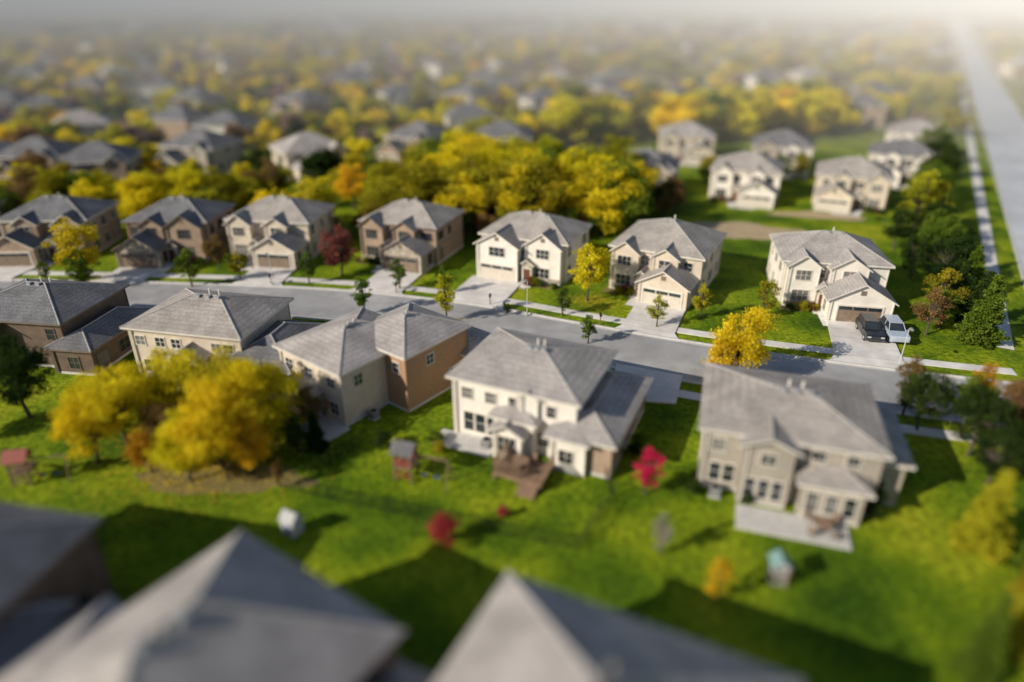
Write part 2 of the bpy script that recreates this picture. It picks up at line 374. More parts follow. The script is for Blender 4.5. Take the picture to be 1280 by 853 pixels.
me=bpy.data.meshes.new('ground'); S=6000
me.from_pydata([(-S,-200,0),(S,-200,0),(S,9000,0),(-S,9000,0)],[],[(0,1,2,3)]); me.materials.append(ground_mat()); addobj('ground',me)
def blob(name,c,rx,ry,z,mat,seed,rot=0):
    r=random.Random(seed); pts=[]
    for i in range(60):
        t=2*math.pi*i/60; k=1+.14*math.sin(3*t+seed)+.1*math.sin(7*t+seed*2)+r.uniform(-.06,.06)
        x=rx*k*math.cos(t);y=ry*k*math.sin(t); cr,sr=math.cos(rot),math.sin(rot); pts.append((c[0]+x*cr-y*sr,c[1]+x*sr+y*cr,z))
    A=Acc(); A.face(pts,mat); addobj(name,A.mesh(name))
blob('mulch_bed',(-21.0,38.9),6.4,1.9,.008,'soil',1,-.12)
blob('bare_soil_patch',(34,96),9,4,.008,'bare',2,-.2)
blob('bare_soil_patch',(48,104),7,2,.012,'bare',4,-.2)
# fallen leaves scattered on the lawns under the yellow trees
A=Acc()
for (cx,cy,rr,n) in ((-23,41,8,2600),(8.4,70,3.5,500),(19.4,52.5,3.5,500),(-51,76,4,400),(-6.8,64.6,2,150),(26.8,66,2,120)):
    for i in range(n):
        x=cx+R.gauss(0,rr*.5)+.6; y=cy+R.gauss(0,rr*.38); t=R.uniform(0,6.28); s=R.uniform(.05,.1); z=.03+R.uniform(0,.03)
        A.face([(x+s*math.cos(t+k),y+s*.8*math.sin(t+k),z+(.02 if k>2 else 0)) for k in (0,1.57,3.14,4.71)],'fallen')
addobj('fallen_leaves',A.mesh('fallen_leaves'))

# ------------------------------------------------------------ trees
def leafmesh(name,clumps,nleaf,size,seed,trunk=None):
    rs=np.random.RandomState(seed)
    V=[];SH=[]
    for (c,rad,sh) in clumps:
        n=max(6,int(nleaf*(rad[0]*rad[1]*rad[2])**(2/3)/.5))
        dd=rs.normal(size=(n,3)); dd/=np.linalg.norm(dd,axis=1)[:,None]
        rr=rs.uniform(.2,1.3,size=(n,1))**.75
        P=np.array(c)+dd*rr*np.array(rad)
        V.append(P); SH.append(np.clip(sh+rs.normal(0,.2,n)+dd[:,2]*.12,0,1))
    P=np.concatenate(V);SH=np.concatenate(SH); n=len(P)
    a=rs.normal(size=(n,3)); a/=np.linalg.norm(a,axis=1)[:,None]
    b=np.cross(a,rs.normal(size=(n,3))); b/=np.linalg.norm(b,axis=1)[:,None]
    s=(size*rs.uniform(.6,1.3,size=(n,1)))
    Q=np.stack([P-a*s,P-b*s*.6,P+a*s,P+b*s*.6],axis=1).reshape(-1,3)
    t=trunk or Acc(); nv=len(t.v)
    verts=[tuple(v) for v in t.v]+[tuple(v) for v in Q.tolist()]
    faces=list(t.f)+[(nv+4*i,nv+4*i+1,nv+4*i+2,nv+4*i+3) for i in range(n)]
    me=bpy.data.meshes.new(name); me.from_pydata(verts,[],faces)
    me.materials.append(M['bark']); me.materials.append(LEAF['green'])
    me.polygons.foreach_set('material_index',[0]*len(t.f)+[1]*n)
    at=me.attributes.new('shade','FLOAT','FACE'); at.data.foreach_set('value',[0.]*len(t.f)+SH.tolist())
    me.update(); return me
def decid(name,seed,H=6.,rw=2.3,th=1.3,nc=60,nleaf=260,size=.1,cr=(.28,.75)):
    r=random.Random(seed); A=Acc(); cz=(H+th)/2+.1; rz=(H-th)/2; cl=[]
    lean=(r.uniform(-.25,.25),r.uniform(-.25,.25)); tt=Vector((lean[0],lean[1],th+.5))
    A.cone((0,0,-.1),tt,.17*H/6,.11*H/6,'bark',7); A.cone(tt,(lean[0]*2,lean[1]*2,H*.75),.11*H/6,.03,'bark',6)
    ph=[r.uniform(0,6.28) for _ in range(3)]
    for i in range(nc):
        while 1:
            p=Vector((r.uniform(-1,1),r.uniform(-1,1),r.uniform(-1,1)))
            if .3<p.length<1: break
        an=math.atan2(p.y,p.x); lob=1+.18*math.sin(2*an+ph[0])+.12*math.sin(3*an+ph[1]+p.z*2)
        k=(1-.3*max(0,p.z))*lob
        c=Vector((p.x*rw*k,p.y*rw*k,cz+p.z*rz*(.92+.12*math.sin(an*2+ph[2])))); q=r.uniform(*cr)*(rw/2.3)
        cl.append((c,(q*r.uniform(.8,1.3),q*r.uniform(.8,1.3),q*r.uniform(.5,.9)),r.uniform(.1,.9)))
        st=Vector((lean[0]*1.3,lean[1]*1.3,th+.3+max(0,(c.z-th)*.35))); A.cone(st,c,.045*H/6,.012,'bark',4,False)
    return leafmesh(name,cl,nleaf,size,seed,A)
def conifer(name,seed,H=6.,rw=1.5,nleaf=420,size=.1):
    r=random.Random(seed); A=Acc(); A.cone((0,0,-.1),(0,0,H*.97),.13,.02,'bark',6); cl=[]
    z=.35
    while z<H-.1:
        f=1-z/H; rad=rw*f**.85*r.uniform(.8,1.1)+.08; nb=max(3,int(10*f)+3)
        for i in range(nb):
            t=r.uniform(0,6.283); rr=rad*r.uniform(.75,1.15); dx,dy=math.cos(t),math.sin(t)
            tip=Vector((dx*rr,dy*rr,z-.12*rr)); A.cone((0,0,z),tip,.025,.008,'bark',3,False)
            for g in (.35,.65,.95):
                w=.16+.22*rr*(1-g*.6)/1.2; cl.append(((dx*rr*g,dy*rr*g,z-.12*rr*g),(w,w,w*.6),r.uniform(.15,.8)))
        z+=.28+.1*f
    return leafmesh(name,cl,nleaf,size,seed,A)
TM={}
TM['round']=[decid('deciduous_%d'%i,20+i) for i in range(5)]
TM['big']=[decid('spreading_%d'%i,40+i,rw=2.9,nc=78,nleaf=240,size=.095,th=.8,cr=(.22,.75)) for i in range(4)]
TM['oval']=[decid('oval_%d'%i,60+i,rw=1.5,nc=46,nleaf=330,size=.09,th=.9,cr=(.35,.85)) for i in range(4)]
TM['conifer']=[conifer('conifer_%d'%i,80+i) for i in range(3)]
TM['bush']=[decid('shrub_%d'%i,90+i,H=1.4,rw=.9,th=.05,nc=12,nleaf=900,size=.06,cr=(.7,1.2)) for i in range(3)]
TM['far']=[decid('far_tree_%d'%i,100+i,rw=2.6,nc=14,nleaf=50,size=.36,th=.9,cr=(.7,1.25)) for i in range(5)]
def tree(name,kind,x,y,h,col,w=1.,parent=None,seed=None):
    r=R; me=r.choice(TM[kind]); base=1.4 if kind=='bush' else 6.
    s=h/base; o=addobj(name,me,(x,y,0),r.uniform(0,6.28),parent,(s*w,s*w,s))
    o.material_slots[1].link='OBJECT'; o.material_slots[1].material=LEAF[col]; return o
T=[
('maple_tree','round',8.4,70.3,6.6,'yellow',.85),
('maple_tree','round',-51,76,7.6,'gold',.95),('deciduous_tree','round',-49.5,73.8,4.6,'green',.9),
('deciduous_tree','oval',-37.5,74.5,4.8,'green',1),('plum_tree','round',-20.8,78.3,6.0,'red',.95),
('deciduous_tree','oval',-24,75.5,4.0,'green',1),('deciduous_tree','oval',-32.5,76.5,3.6,'olive',1),
('plum_tree','round',-36.6,80.5,4.2,'brown',.9),('deciduous_tree','oval',-55,75.5,3.0,'green',1.1),
('deciduous_tree','oval',-15.7,66.5,4.4,'green',.95),('deciduous_tree','oval',-13.0,73.5,4.0,'green',1),
('deciduous_tree','oval',-6.8,64.6,5.8,'lime',.8),('deciduous_tree','oval',-7.8,72.2,3.6,'green',.8),
('deciduous_tree','oval',5.4,66.2,3.6,'green',1),('deciduous_tree','oval',7.4,59.6,3.2,'green',1),
('deciduous_tree','oval',14.8,63.2,3.7,'lime',.9),('deciduous_tree','oval',19.8,65.3,4.0,'lime',.8),
('deciduous_tree','oval',26.8,66.2,4.4,'olive',1.1),('deciduous_tree','oval',-.5,66.3,1.4,'dark',1.2),
('maple_tree','big',19.8,52.8,6.8,'yellow',.76),('maple_tree','oval',17.7,51.0,5.0,'gold',1.1),
('deciduous_tree','oval',41.5,61.6,5.0,'brown',1.0),('pine_tree','conifer',45.6,59.8,7.4,'green',1.1),
('pine_tree','conifer',47.2,63.2,6.4,'dark',1.1),('pine_tree','conifer',50.6,70.5,6.6,'green',1.1),('pine_tree','conifer',53.6,77,6.6,'dark',1.1),
('deciduous_tree','oval',45.0,66.0,5.6,'olive',1.1),('deciduous_tree','round',50,74,6.6,'dark',1),('deciduous_tree','oval',43.6,63.0,4.6,'green',1.1),
('deciduous_tree','round',51.5,80,6.4,'green',.9),('pine_tree','conifer',48.6,68.6,5.6,'dark',1),('deciduous_tree','round',54.5,84,6.5,'green',.9),
('deciduous_tree','round',48.0,77,5.4,'dark',1),('deciduous_tree','round',51.5,88,6.0,'dark',1),('deciduous_tree','round',57,89,6.6,'dark',1),
('deciduous_tree','oval',57,94,9.5,'lime',1.1),('deciduous_tree','oval',60.5,96,8.5,'olive',1.0),('deciduous_tree','round',64,104,8,'green',1),
('deciduous_tree','round',72,116,8,'dark',1),('deciduous_tree','round',68,110,7,'green',1),('deciduous_tree','round',79,128,8,'dark',1),('deciduous_tree','round',85,140,8,'green',1),
('deciduous_tree','round',47,67,4.6,'dark',1),('deciduous_tree','round',54,87,5,'dark',1),
('deciduous_tree','round',31.6,44.6,5.2,'dark',.9),('deciduous_tree','round',33.6,41.3,5.6,'dark',.9),('maple_tree','oval',31.6,46.8,5.6,'brown',.8),
('deciduous_tree','round',34.8,44.0,5.0,'green',.9),('deciduous_tree','round',33.0,38.0,4.4,'dark',1),
('maple_tree','round',37.2,42.0,6.0,'brown',.8),('deciduous_tree','round',36,39.0,4.6,'dark',1),('maple_tree','oval',36.6,45.5,5.6,'orange',.8),
('cypress_tree','conifer',28.4,31.6,6.2,'lime',1.05),('cypress_tree','conifer',22.6,22.6,6.2,'green',.7),('cypress_tree','conifer',26.4,24.4,6.0,'lime',1.0),('cypress_tree','conifer',29.0,27.5,5.0,'olive',1.0),
('cypress_tree','conifer',30.6,29.6,5.4,'green',1.0),
('deciduous_tree','oval',11.3,27.6,3.4,'gold',.9),('deciduous_tree','oval',9.0,31.2,3.2,'pale',.8),
('maple_tree','oval',9.0,36.9,3.9,'crimson',1.0),('shrub','bush',-4.2,32.2,1.7,'scarlet',.9),('shrub','bush',-.6,34.6,.8,'scarlet',.8),
('maple_tree','big',-28.9,42.6,6.9,'yellow',1.0),('maple_tree','big',-26.4,45.6,6.8,'yellow',.95),('maple_tree','round',-30.0,40.3,5.6,'yellow',.95),
('maple_tree','big',-20.6,39.8,6.9,'yellow',.95),('maple_tree','big',-19.2,42.6,7.0,'yellow',.92),('maple_tree','round',-22.4,38.2,5.4,'yellow',1.0),
('maple_tree','round',-22.0,45.4,6.6,'lime',1),('deciduous_tree','round',-25.0,41.0,4.6,'brown',.95),('deciduous_tree','oval',-15.3,44.6,4.2,'brown',1.1),
('deciduous_tree','oval',-16.0,37.6,2.6,'brown',.7),('maple_tree','round',-18.4,39.2,4.6,'gold',1),('maple_tree','round',-25.6,39.2,3.4,'orange',1),
('deciduous_tree','round',-38.6,46.3,7.0,'dark',.95),('deciduous_tree','round',-42.0,43.5,5,'dark',1),('pine_tree','conifer',-14.6,42.2,3.4,'dark',1),
('deciduous_tree','oval',-15.8,41.6,3.2,'dark',1.2),
('shrub','bush',-9.6,42.2,1.2,'dark',1),('shrub','bush',-5.9,42.8,1.0,'green',1),('shrub','bush',-5.4,41.6,.9,'olive',1),
('shrub','bush',12.3,37.0,1.0,'dark',1),('shrub','bush',23.2,34.6,1.3,'dark',1),('shrub','bush',24.0,36.0,1.2,'green',1),
('shrub','bush',8.9,41.0,1.1,'dark',1),('shrub','bush',9.6,42.4,1.0,'green',1),('shrub','bush',15.6,36.0,.9,'dark',1),
]
for t in T: tree(*t)
def mass(name): 
    e=bpy.data.objects.new(name,None); COL.objects.link(e); return e
E=mass('tree_belt')
for i in range(110):
    x=R.uniform(-85,17); y=R.uniform(94,116)-(x+30)*.03
    if x<-14: h=R.uniform(4.8,7.6)
    else: h=R.uniform(8,11.5)
    tree('belt_tree',R.choice(['round','big','round']),x,y,h,R.choices(['yellow','olive','lime','brown','gold','green','dark'],[8,7,7,1,1,2,.8])[0],1.1,E)
for i in range(26):
    x=R.uniform(-75,12); tree('belt_tree','round',x,R.uniform(92,96)-(x+30)*.03,R.uniform(3.5,5),R.choice(['dark','green','olive','red','brown']),1,E)
for i in range(75):
    x=R.uniform(10,84); y=R.uniform(158,190)+max(0,(x-40)*.4)
    tree('belt_tree','far',x,y,R.uniform(6,10),R.choices(['yellow','olive','green','gold','lime'],[6,3,1,2,4])[0],1.1,E)
for i in range(16):
    tree('belt_tree','round',R.uniform(15,27),R.uniform(102,110),R.uniform(3,5.5),R.choice(['dark','green','brown','dark']),1,E)
for i in range(10):
    tree('belt_tree','round',R.uniform(22,60),R.uniform(124,130),R.uniform(3,5.5),R.choice(['dark','green','olive']),1,E)

# ------------------------------------------------------------ north row houses (fronts)
KS=.9; KZ=.83
def front_house(loc,rot,W=11.5,D=10,wall='white',roof='roof',mir=False,seed=0,gd='garage',stone=True,gw=5.6,gy=-4.5,trim='trim',dens=3.0,gh=3.1,two=False):
    h=House(wall,roof,trim,seed)
    f=(lambda a,b:(W-b,W-a)) if mir else (lambda a,b:(a,b))
    h.vol(0,W,0,D,5.7,'hip',pitch=.5,win='snew',vents=3,dens=dens,belt=seed%2==0)
    a,b=f(W-gw-.6,W-.4)
    gv=h.vol(a,b,gy,1.2,gh if not two else 5.3,'gable','y',.62,wall='stone' if stone else wall,win='ew',floors=2 if two else 1,over=.4)
    h.garage(gv,(a+b)/2,4.7,mat=gd)
    if two: h.window('s',gv,(a+b)/2,4.3,2.2,1.3,3)
    a,b=f(W-gw-.0,W-2.6)
    if not two:
        v=h.vol(a,b,-1.4,1.5,5.7,'gable','y',.7,over=.35); h.window('s',v,(a+b)/2,4.6,1.4,1.4,2)
    if seed%3==0:
        a,b=f(.3,5.2); v=h.vol(a,b,-1.3,1.0,5.5,'gable','y',.75,wall='stone' if not stone and seed!=3 else wall,over=.35)
    else:
        a,b=f(.4,3.9); v=h.vol(a,b,-1.3,1.0,5.6,'gable','y',.8,wall=wall,over=.35)
    h.window('s',v,(a+b)/2,4.4,1.7,1.3,3); h.window('s',v,(a+b)/2,1.6,1.9,1.5,3)
    h.ob('stone_base','s',v,a,b,.02,.1,.3,.95,'stone')
    a,b=f(4.0,5.3); v=h.vol(a-.1,b+.1,-1.9,.5,2.9,'gable','y',.7,over=.3,wall='stone'); h.frontdoor(v,(a+b)/2)
    h.build(loc,rot,KS,KZ)
    gx=(f(W-gw-.6,W-.4)[0]+f(W-gw-.6,W-.4)[1])/2
    P=lambda x,y: w2(loc,rot,x,y,KS)
    g=P(gx,gy)
    A=Acc(); A.face([(*P(*q),.01) for q in ((0,-2.9) if not mir else (W-4.2,-2.9),(4.2,-2.7) if not mir else (W,-2.7),(4.2,-.8) if not mir else (W,-.8),(0,-.8) if not mir else (W-4.2,-.8))],'soil'); addobj('flower_bed',A.mesh('flower_bed'))
    for k in range(6):
        u=R.uniform(.2,4.2); xx=W-u if mir else u
        p=P(xx,-2.2-R.uniform(0,.6)); tree('shrub','bush',p[0],p[1],R.uniform(.6,1.1),R.choice(['dark','green','red','olive']))
    dx=(f(4.0,5.3)[0]+f(4.0,5.3)[1])/2
    A=Acc(); p0=P(dx-.6,-2.2);p1=P(dx+.6,-2.2)
    p2=P(dx+.6,gy-1.5);p3=P(dx-.6,gy-1.5)
    p4=P(gx,gy-1.5);p5=P(gx,gy-.4)
    A.face([(*p0,.05),(*p1,.05),(*p2,.05),(*p3,.05)],'concrete')
    e0=P(dx+(.6 if not mir else -.6),gy-1.5);e1=P(dx+(.6 if not mir else -.6),gy-.4)
    A.face([(*e0,.052),(*p4,.052),(*p5,.052),(*e1,.052)],'concrete')
    addobj('front_walkway',A.mesh('front_walkway'))
    return g
g=front_house((29.6,70.2),-11,11.8,9.5,'white','roof',False,1,'garaged',False,6.6,-5.2); driveway(g,-11,5.9)
g7=g
g=front_house((11.6,75.3),-28,11.5,11,'cream','roof3',False,2,'garage',False,5.8,-4.2); driveway(g,-28,5.4)
g=front_house((-3.6,79.8),-24,12,9,'white','roof3',True,3,'garage',False,5.6,-2.5,two=True); driveway(g,-24,6.4)
g=front_house((-19.2,85.0),-20,11.5,9,'tan','roof3',False,4,'garaged',True,5.8,-4.0,trim='trimb'); driveway(g,-20,5.4)
g=front_house((-36.6,85.6),-9,12,9,'cream','roof3',False,5,'garaged',False,5.8,-4.5); driveway(g,-9,5.4)
g=front_house((-49.2,84.6),-3,11.5,9,'tan','roof2',True,6,'garaged',True,5.8,-4.5,trim='trimb'); driveway(g,-3,5.4)
g=front_house((-65.6,84.8),3,12,9,'tan','roof2',True,7,'garaged',False,5.8,-4.5); driveway(g,3,5.4)
g=front_house((-82,85.5),4,12,10,'cream','roof',False,8,'garage',True); driveway(g,4,5.4)
for i,(x,y,r,w,rf) in enumerate([(16.5,117,-18,'greyw','roof2'),(33.5,115,-22,'white','roof3'),(49.5,111,-24,'cream','roof3'),(47,136,-20,'white','roof2'),(66,128,-28,'white','roof2'),(31,146,-10,'cream','roof'),(80,150,-28,'white','roof')]):
    front_house((x,y),r,12,10,w,rf,i%2==0,30+i,'garage',False)

# ------------------------------------------------------------ south row houses (backs)
L4=(-4.4,44.3);r4=-24
h=House('white','roof','trim',11)
v=h.vol(0,10,0,8.6,5.9,'hip',pitch=.37,vents=5,win='wn',dens=3.2)
for u,w in ((1.2,.9),(3.2,.9),(5.0,.6),(8.1,.7)): h.window('s',v,u,4.6,w,1.1,1)
for u in (1.3,2.3,3.3): h.window('s',v,u,1.7,.8,1.9,1)
h.window('s',v,7.5,1.6,1.2,1.3,2); h.window('e',v,2,4.7,1,1.1,2)
v=h.vol(4.2,6.4,-1.7,1.0,3.0,'gable','y',.6,win='e',floors=1); h.window('s',v,5.3,1.6,1.4,1.6,3)
h.vol(3.9,7.0,-.8,.8,3.5,'hip',pitch=.5,caps=False)
v=h.vol(8.6,13.0,-.8,9.2,3.3,'hip',pitch=.47,wall='tan',win='',vents=0); h.window('e',v,2.5,1.7,1,1.2,2);h.window('e',v,7,1.7,1,1.2,2)
v=h.vol(8.57,11.2,-1.3,-.4,3.2,'hip',pitch=.35,wall='white',caps=False); h.window('s',v,9.8,1.6,1.1,1.2,2)
h.vol(5.7,7.1,-.25,1.2,5.7,'gable','y',.6,over=.25)
h.ac(3.2,-.8); h.build(L4,r4,.97,.84)
L5=(12.8,37.9);r5=-17
h=House('greyw','roof3','trim',12)
v=h.vol(0,10.8,0,8.6,5.6,'hip',pitch=.33,vents=5,win='wn')
for u in (1.0,): h.window('s',v,u,4.3,.9,1.1,1)
for u in (1.0,1.9): h.window('s',v,u,1.7,.7,1.7,1)
v=h.vol(2.6,5.6,-1.0,1.2,5.65,'gable','y',.5); h.window('s',v,4.1,4.4,.9,1.0,2)
for u in (3.25,4.1,4.95): h.window('s',v,u,1.6,.62,1.8,1)
v=h.vol(6.4,10.0,-1.4,1.0,3.1,'hip',pitch=.4,win='e',floors=1)
for u in (7.1,8.2,9.3): h.window('s',v,u,1.6,.7,1.8,1)
for u in (7.2,9.2): h.window('s',(0,10.8,0,9),u,4.7,.8,.9,1)
v=h.vol(10.3,12.6,1.5,8.3,3.9,'hip',pitch=.5,win='es',floors=1)
h.ac(1.2,-.8); h.build(L5,r5,1,.84)
L3=(-13.0,45.0);r3=-38
h=House('cream','roof','trim',13)
v=h.vol(-8.5,0,0,9.8,5.9,'hip',pitch=.4,vents=4,win='wn')
for u in (-7.2,-4.4,-1.4): h.window('s',v,u,4.5,1.0,1.1,2); h.window('s',v,u+.1,1.6,1.1,1.4,2)
h.window('e',v,1.8,4.5,.9,1.2,2)
v=h.vol(-5,2.6,5.0,13.0,6.3,'hip',pitch=.45,wall='orange',vents=2); h.window('e',v,8,4.8,.9,1.1,2);h.window('e',v,11,1.8,1,1.3,2);h.window('s',v,1.4,4.8,.8,1.1,1)
v=h.vol(-11.5,-7.8,2.5,9,3.1,'hip',pitch=.5,win='sw',floors=1)
h.vol(-6.4,-3.1,-1.3,2,3.2,'gable','y',.6,win='s',floors=1)
h.vol(-3,3.5,12.5,17,3.2,'hip',pitch=.5)
h.ac(.8,2.5); h.build(L3,r3,.9,.8)
L2=(-33.0,53.0);r2=-12
h=House('cream','roof3','trim',14)
v=h.vol(0,11,0,8.5,5.8,'hip',pitch=.42,vents=5,win='w')
for u in (1.0,3.0,4.6,8.6,9.8): h.window('s',v,u,4.5,.9,1.0,2)
for u in (1.5,3.5,9.3): h.window('s',v,u,1.6,1.3,1.4,2)
v=h.vol(5.0,7.6,-1.6,1.2,4.0,'gable','y',.6,win='s',floors=1)
v=h.vol(9.6,16,-1.2,7.8,3.4,'hip',pitch=.48,win='se',floors=1,roofm='roof2')
h.build(L2,r2,.96,.84)
L1=(-50.5,56.0);r1=-8
h=House('brown','roof2','trimb',15)
v=h.vol(0,11.5,0,9.5,5.8,'hip',pitch=.45,vents=4,win='wns',dens=2.8)
v=h.vol(2,5,-1.4,1,5.8,'gable','y',.7,win='s')
v=h.vol(10.6,14.8,-1,8.5,3.2,'hip',pitch=.5,win='se',floors=1)
h.build(L1,r1,.93,.77)
h=House('tan','roof2','trim',16); h.vol(0,12,0,10,5.8,'hip',pitch=.55,win='sewn',vents=3); h.vol(11,15,-1,8,3.2,'hip',win='se',floors=1); h.build((-71,58),-4)
# near blurred houses
h=House('tan','roof','trimb',17); h.vol(-5,5.5,-8,5,5.2,'hip',pitch=.6,win='snew',vents=3); h.vol(-8.5,-3,-7,-.5,3.4,'hip',pitch=.5,win='snew',floors=1); h.vol(3,8.5,-5,3,3.4,'hip',win='ew',floors=1)
h.build((-12.6,19.8),-34)
h=House('tan','roof','trimb',18); h.vol(-6,6.5,-8,4.5,5.2,'hip',pitch=.6,win='snew',vents=4); h.vol(-9.5,-3,-6,-.5,3.0,'hip',pitch=.5,win='nw',floors=1); h.vol(5,10.5,-7,2.2,3.4,'hip',win='ne',floors=1)
h.build((3.4,17.2),-26)
h=House('brown','roof2','trimb',19); h.vol(-7,5.8,-8,4.8,5.4,'hip',pitch=.5,win='snew',vents=2); h.vol(3,7,-7,1.0,3.6,'hip',win='ne',floors=1)
h.build((-28.8,24.2),-12)

def slab(name,loc,rot,x0,x1,y0,y1,z,mat):
    A=Acc(); A.box(x0,x1,y0,y1,-.05,z,mat); return addobj(name,A.mesh(name),(loc[0],loc[1],0),math.radians(rot))
A=Acc()
p=[(8.6,51.0),(10.6,48.8),(13.6,48.4),(15.2,53.0),(9.6,55.3)]
A.face([(*q,.145) for q in p],'concrete')
for i in range(5):
    a,b=p[i],p[(i+1)%5]; A.face([(*a,-.05),(*b,-.05),(*b,.145),(*a,.145)],'concrete')
addobj('driveway',A.mesh('driveway'))
slab('patio',L4,r4,-1.0,3.8,-2.0,-.05,.12,'kerb')
slab('patio',L5,r5,2.6,9.4,-3.8,-1.45,.14,'kerb')
slab('patio',L3,r3,-3,0.5,-2.5,-.05,.12,'kerb')
def deck(loc,rot,w,d,z):
    e=bpy.data.objects.new('wooden_deck',None); COL.objects.link(e); e.location=(loc[0],loc[1],0); e.rotation_euler=(0,0,math.radians(rot))
    A=Acc(); n=int(d/.16)
    for i in range(n): A.box(0,w,i*d/n,(i+1)*d/n-.02,z-.04,z,'wood')
    addobj('boards',A.mesh('boards'),parent=e)
    A=Acc()
    for x in (0.06,w/2,w-.06):
        for y in (.06,d-.06): A.box(x-.06,x+.06,y-.06,y+.06,-.05,z-.04,'wood')
    A.box(0,w,-.04,.0,z-.25,z-.0,'wood')
    addobj('posts',A.mesh('posts'),parent=e)
    A=Acc()
    segs=[((0,0),(w*.55,0)),((0,0),(0,d)),((w,0),(w,d))]
    for a,b in segs:
        a=Vector((*a,0));b=Vector((*b,0)); L=(b-a).length; k=int(L/.18)
        for i in range(k+1):
            p=a.lerp(b,i/k); A.box(p.x-.025,p.x+.025,p.y-.025,p.y+.025,z,z+.9,'wood')
        A.box(min(a.x,b.x)-.05,max(a.x,b.x)+.05,min(a.y,b.y)-.05,max(a.y,b.y)+.05,z+.9,z+.96,'wood')
    addobj('railing',A.mesh('railing'),parent=e)
    A=Acc()
    for i in range(4): A.box(w*.58,w*.95,-.3*(i+1),-.3*i-.01,-.02,z-.18*(i+1)+.0,'wood')
    addobj('steps',A.mesh('steps'),parent=e)
deck(w2(L4,r4,5.2,-4.1),r4,3.6,2.4,.7)
def table(loc,rot,z=.14,s=.85):
    A=Acc(); A.cone((0,0,.7),(0,0,.75),.7,.7,'wood',16)
    for a in range(4): 
        t=a*math.pi/2; A.cone((.5*math.cos(t),.5*math.sin(t),0),(.5*math.cos(t),.5*math.sin(t),.7),.03,.03,'black',6)
    addobj('patio_table',A.mesh('patio_table'),(loc[0],loc[1],z),rot,scale=(s,s,s))
    for a in range(4):
        t=a*math.pi/2+.5; B=Acc()
        B.box(-.24,.24,-.24,.24,.42,.47,'wood'); B.box(-.24,.24,.2,.25,.47,.95,'wood')
        for sx in(-.2,.2):
            for sy in (-.2,.2): B.box(sx-.02,sx+.02,sy-.02,sy+.02,0,.42,'black')
        addobj('patio_chair',B.mesh('patio_chair'),(loc[0]+s*1.15*math.cos(t),loc[1]+s*1.15*math.sin(t),z),t-math.pi/2,scale=(s,s,s))
table(w2(L5,r5,7.8,-2.6),.3); table(w2(L4,r4,6.8,-2.9),.3,.7)

def playset(loc,rot,roofm,s=1.0,wood='wood',sl='wood',swing=True):
    A=Acc()
    for x in (-.7,.7):
        for y in (-.7,.7): A.box(x-.06,x+.06,y-.06,y+.06,-.05,2.7,'wood')
    A.box(-.76,.76,-.76,.76,1.25,1.33,'wood')
    for z in (.4,.8,1.5,1.75,2.0):
        A.box(-.7,.7,-.74,-.7,z,z+.12,wood); A.box(-.74,-.7,-.7,.7,z,z+.12,wood); A.box(-.7,.7,.7,.74,z,z+.12,wood)
    A.face([(-.95,-.95,2.6),(.95,-.95,2.6),(.95,0,3.4),(-.95,0,3.4)],roofm); A.face([(.95,.95,2.6),(-.95,.95,2.6),(-.95,0,3.4),(.95,0,3.4)],roofm)
    A.face([(.9,-.9,2.62),(.9,.9,2.62),(.9,0,3.37)],wood); A.face([(-.9,-.9,2.62),(-.9,.9,2.62),(-.9,0,3.37)],wood)
    if swing:
        A.cone((.7,0,2.3),(3.6,0,2.3),.07,.07,'wood',6)
        for y in (-.9,.9): A.cone((3.6,0,2.3),(3.75,y,0),.06,.06,'wood',6)
        for x in (1.5,2.6):
            for dx in (-.2,.2): A.cone((x+dx,0,2.3),(x+dx,0,.55),.012,.012,'black',4)
            A.box(x-.25,x+.25,-.12,.12,.5,.55,'blue')
        A.face([(-.3,.75,1.3),(.3,.75,1.3),(.3,2.2,.25),(-.3,2.2,.25)],sl)
        for x in (-.3,.3): A.face([(x,.75,1.3),(x,2.2,.25),(x,2.2,.45),(x,.75,1.5)],sl)
    addobj('play_set',A.mesh('play_set'),(loc[0],loc[1],0),rot,scale=(s,s,s))
playset((-7.4,38.8),-.3,'roof2',.88,'red','wood'); playset((-33.8,38.2),.2,'red',.8,sl='blue'); playset((15.2,29.0),1.5,'teal',.6,'wht','teal',False)
A=Acc(); A.box(-.9,.9,-.8,.8,0,1.5,'wht'); A.face([(-1.05,-1,1.45),(1.05,-1,1.45),(1.05,0,2.2),(-1.05,0,2.2)],'metal'); A.face([(1.05,1,1.45),(-1.05,1,1.45),(-1.05,0,2.2),(1.05,0,2.2)],'metal')
A.face([(-.9,-.8,1.5),(-.9,.8,1.5),(-.9,0,2.15)],'wht');A.face([(.9,-.8,1.5),(.9,.8,1.5),(.9,0,2.15)],'wht')
A.box(-.3,.3,-.83,-.8,0,1.2,'blue'); A.box(.5,.8,-.83,-.8,.7,1.1,'glass'); addobj('garden_playhouse',A.mesh('garden_playhouse'),(-13.8,33.2,0),-.5,scale=(.55,.55,.75))
def fence(pts,h=1.2):
    A=Acc()
    for a,b in zip(pts[:-1],pts[1:]):
        a=Vector((*a,0));b=Vector((*b,0)); L=(b-a).length; k=int(L/.22)
        for i in range(k+1):
            p=a.lerp(b,i/k); q=.035 if i%10==0 else .009; A.box(p.x-q,p.x+q,p.y-q,p.y+q,0,h+(.1 if i%10==0 else 0),'black')
        for z in (.15,h-.1): A.cone(a+Vector((0,0,z)),b+Vector((0,0,z)),.015,.015,'black',4)
    addobj('metal_fence',A.mesh('metal_fence'))
fence([w2(L4,r4,12.4,-1),(6.8,36.6),(4.0,31.6)],1.0); fence([(4.0,31.6),(-8,35),(-16,37.5)],1.0); fence([(-14.5,38.5),(-11,43.5)],1.0)

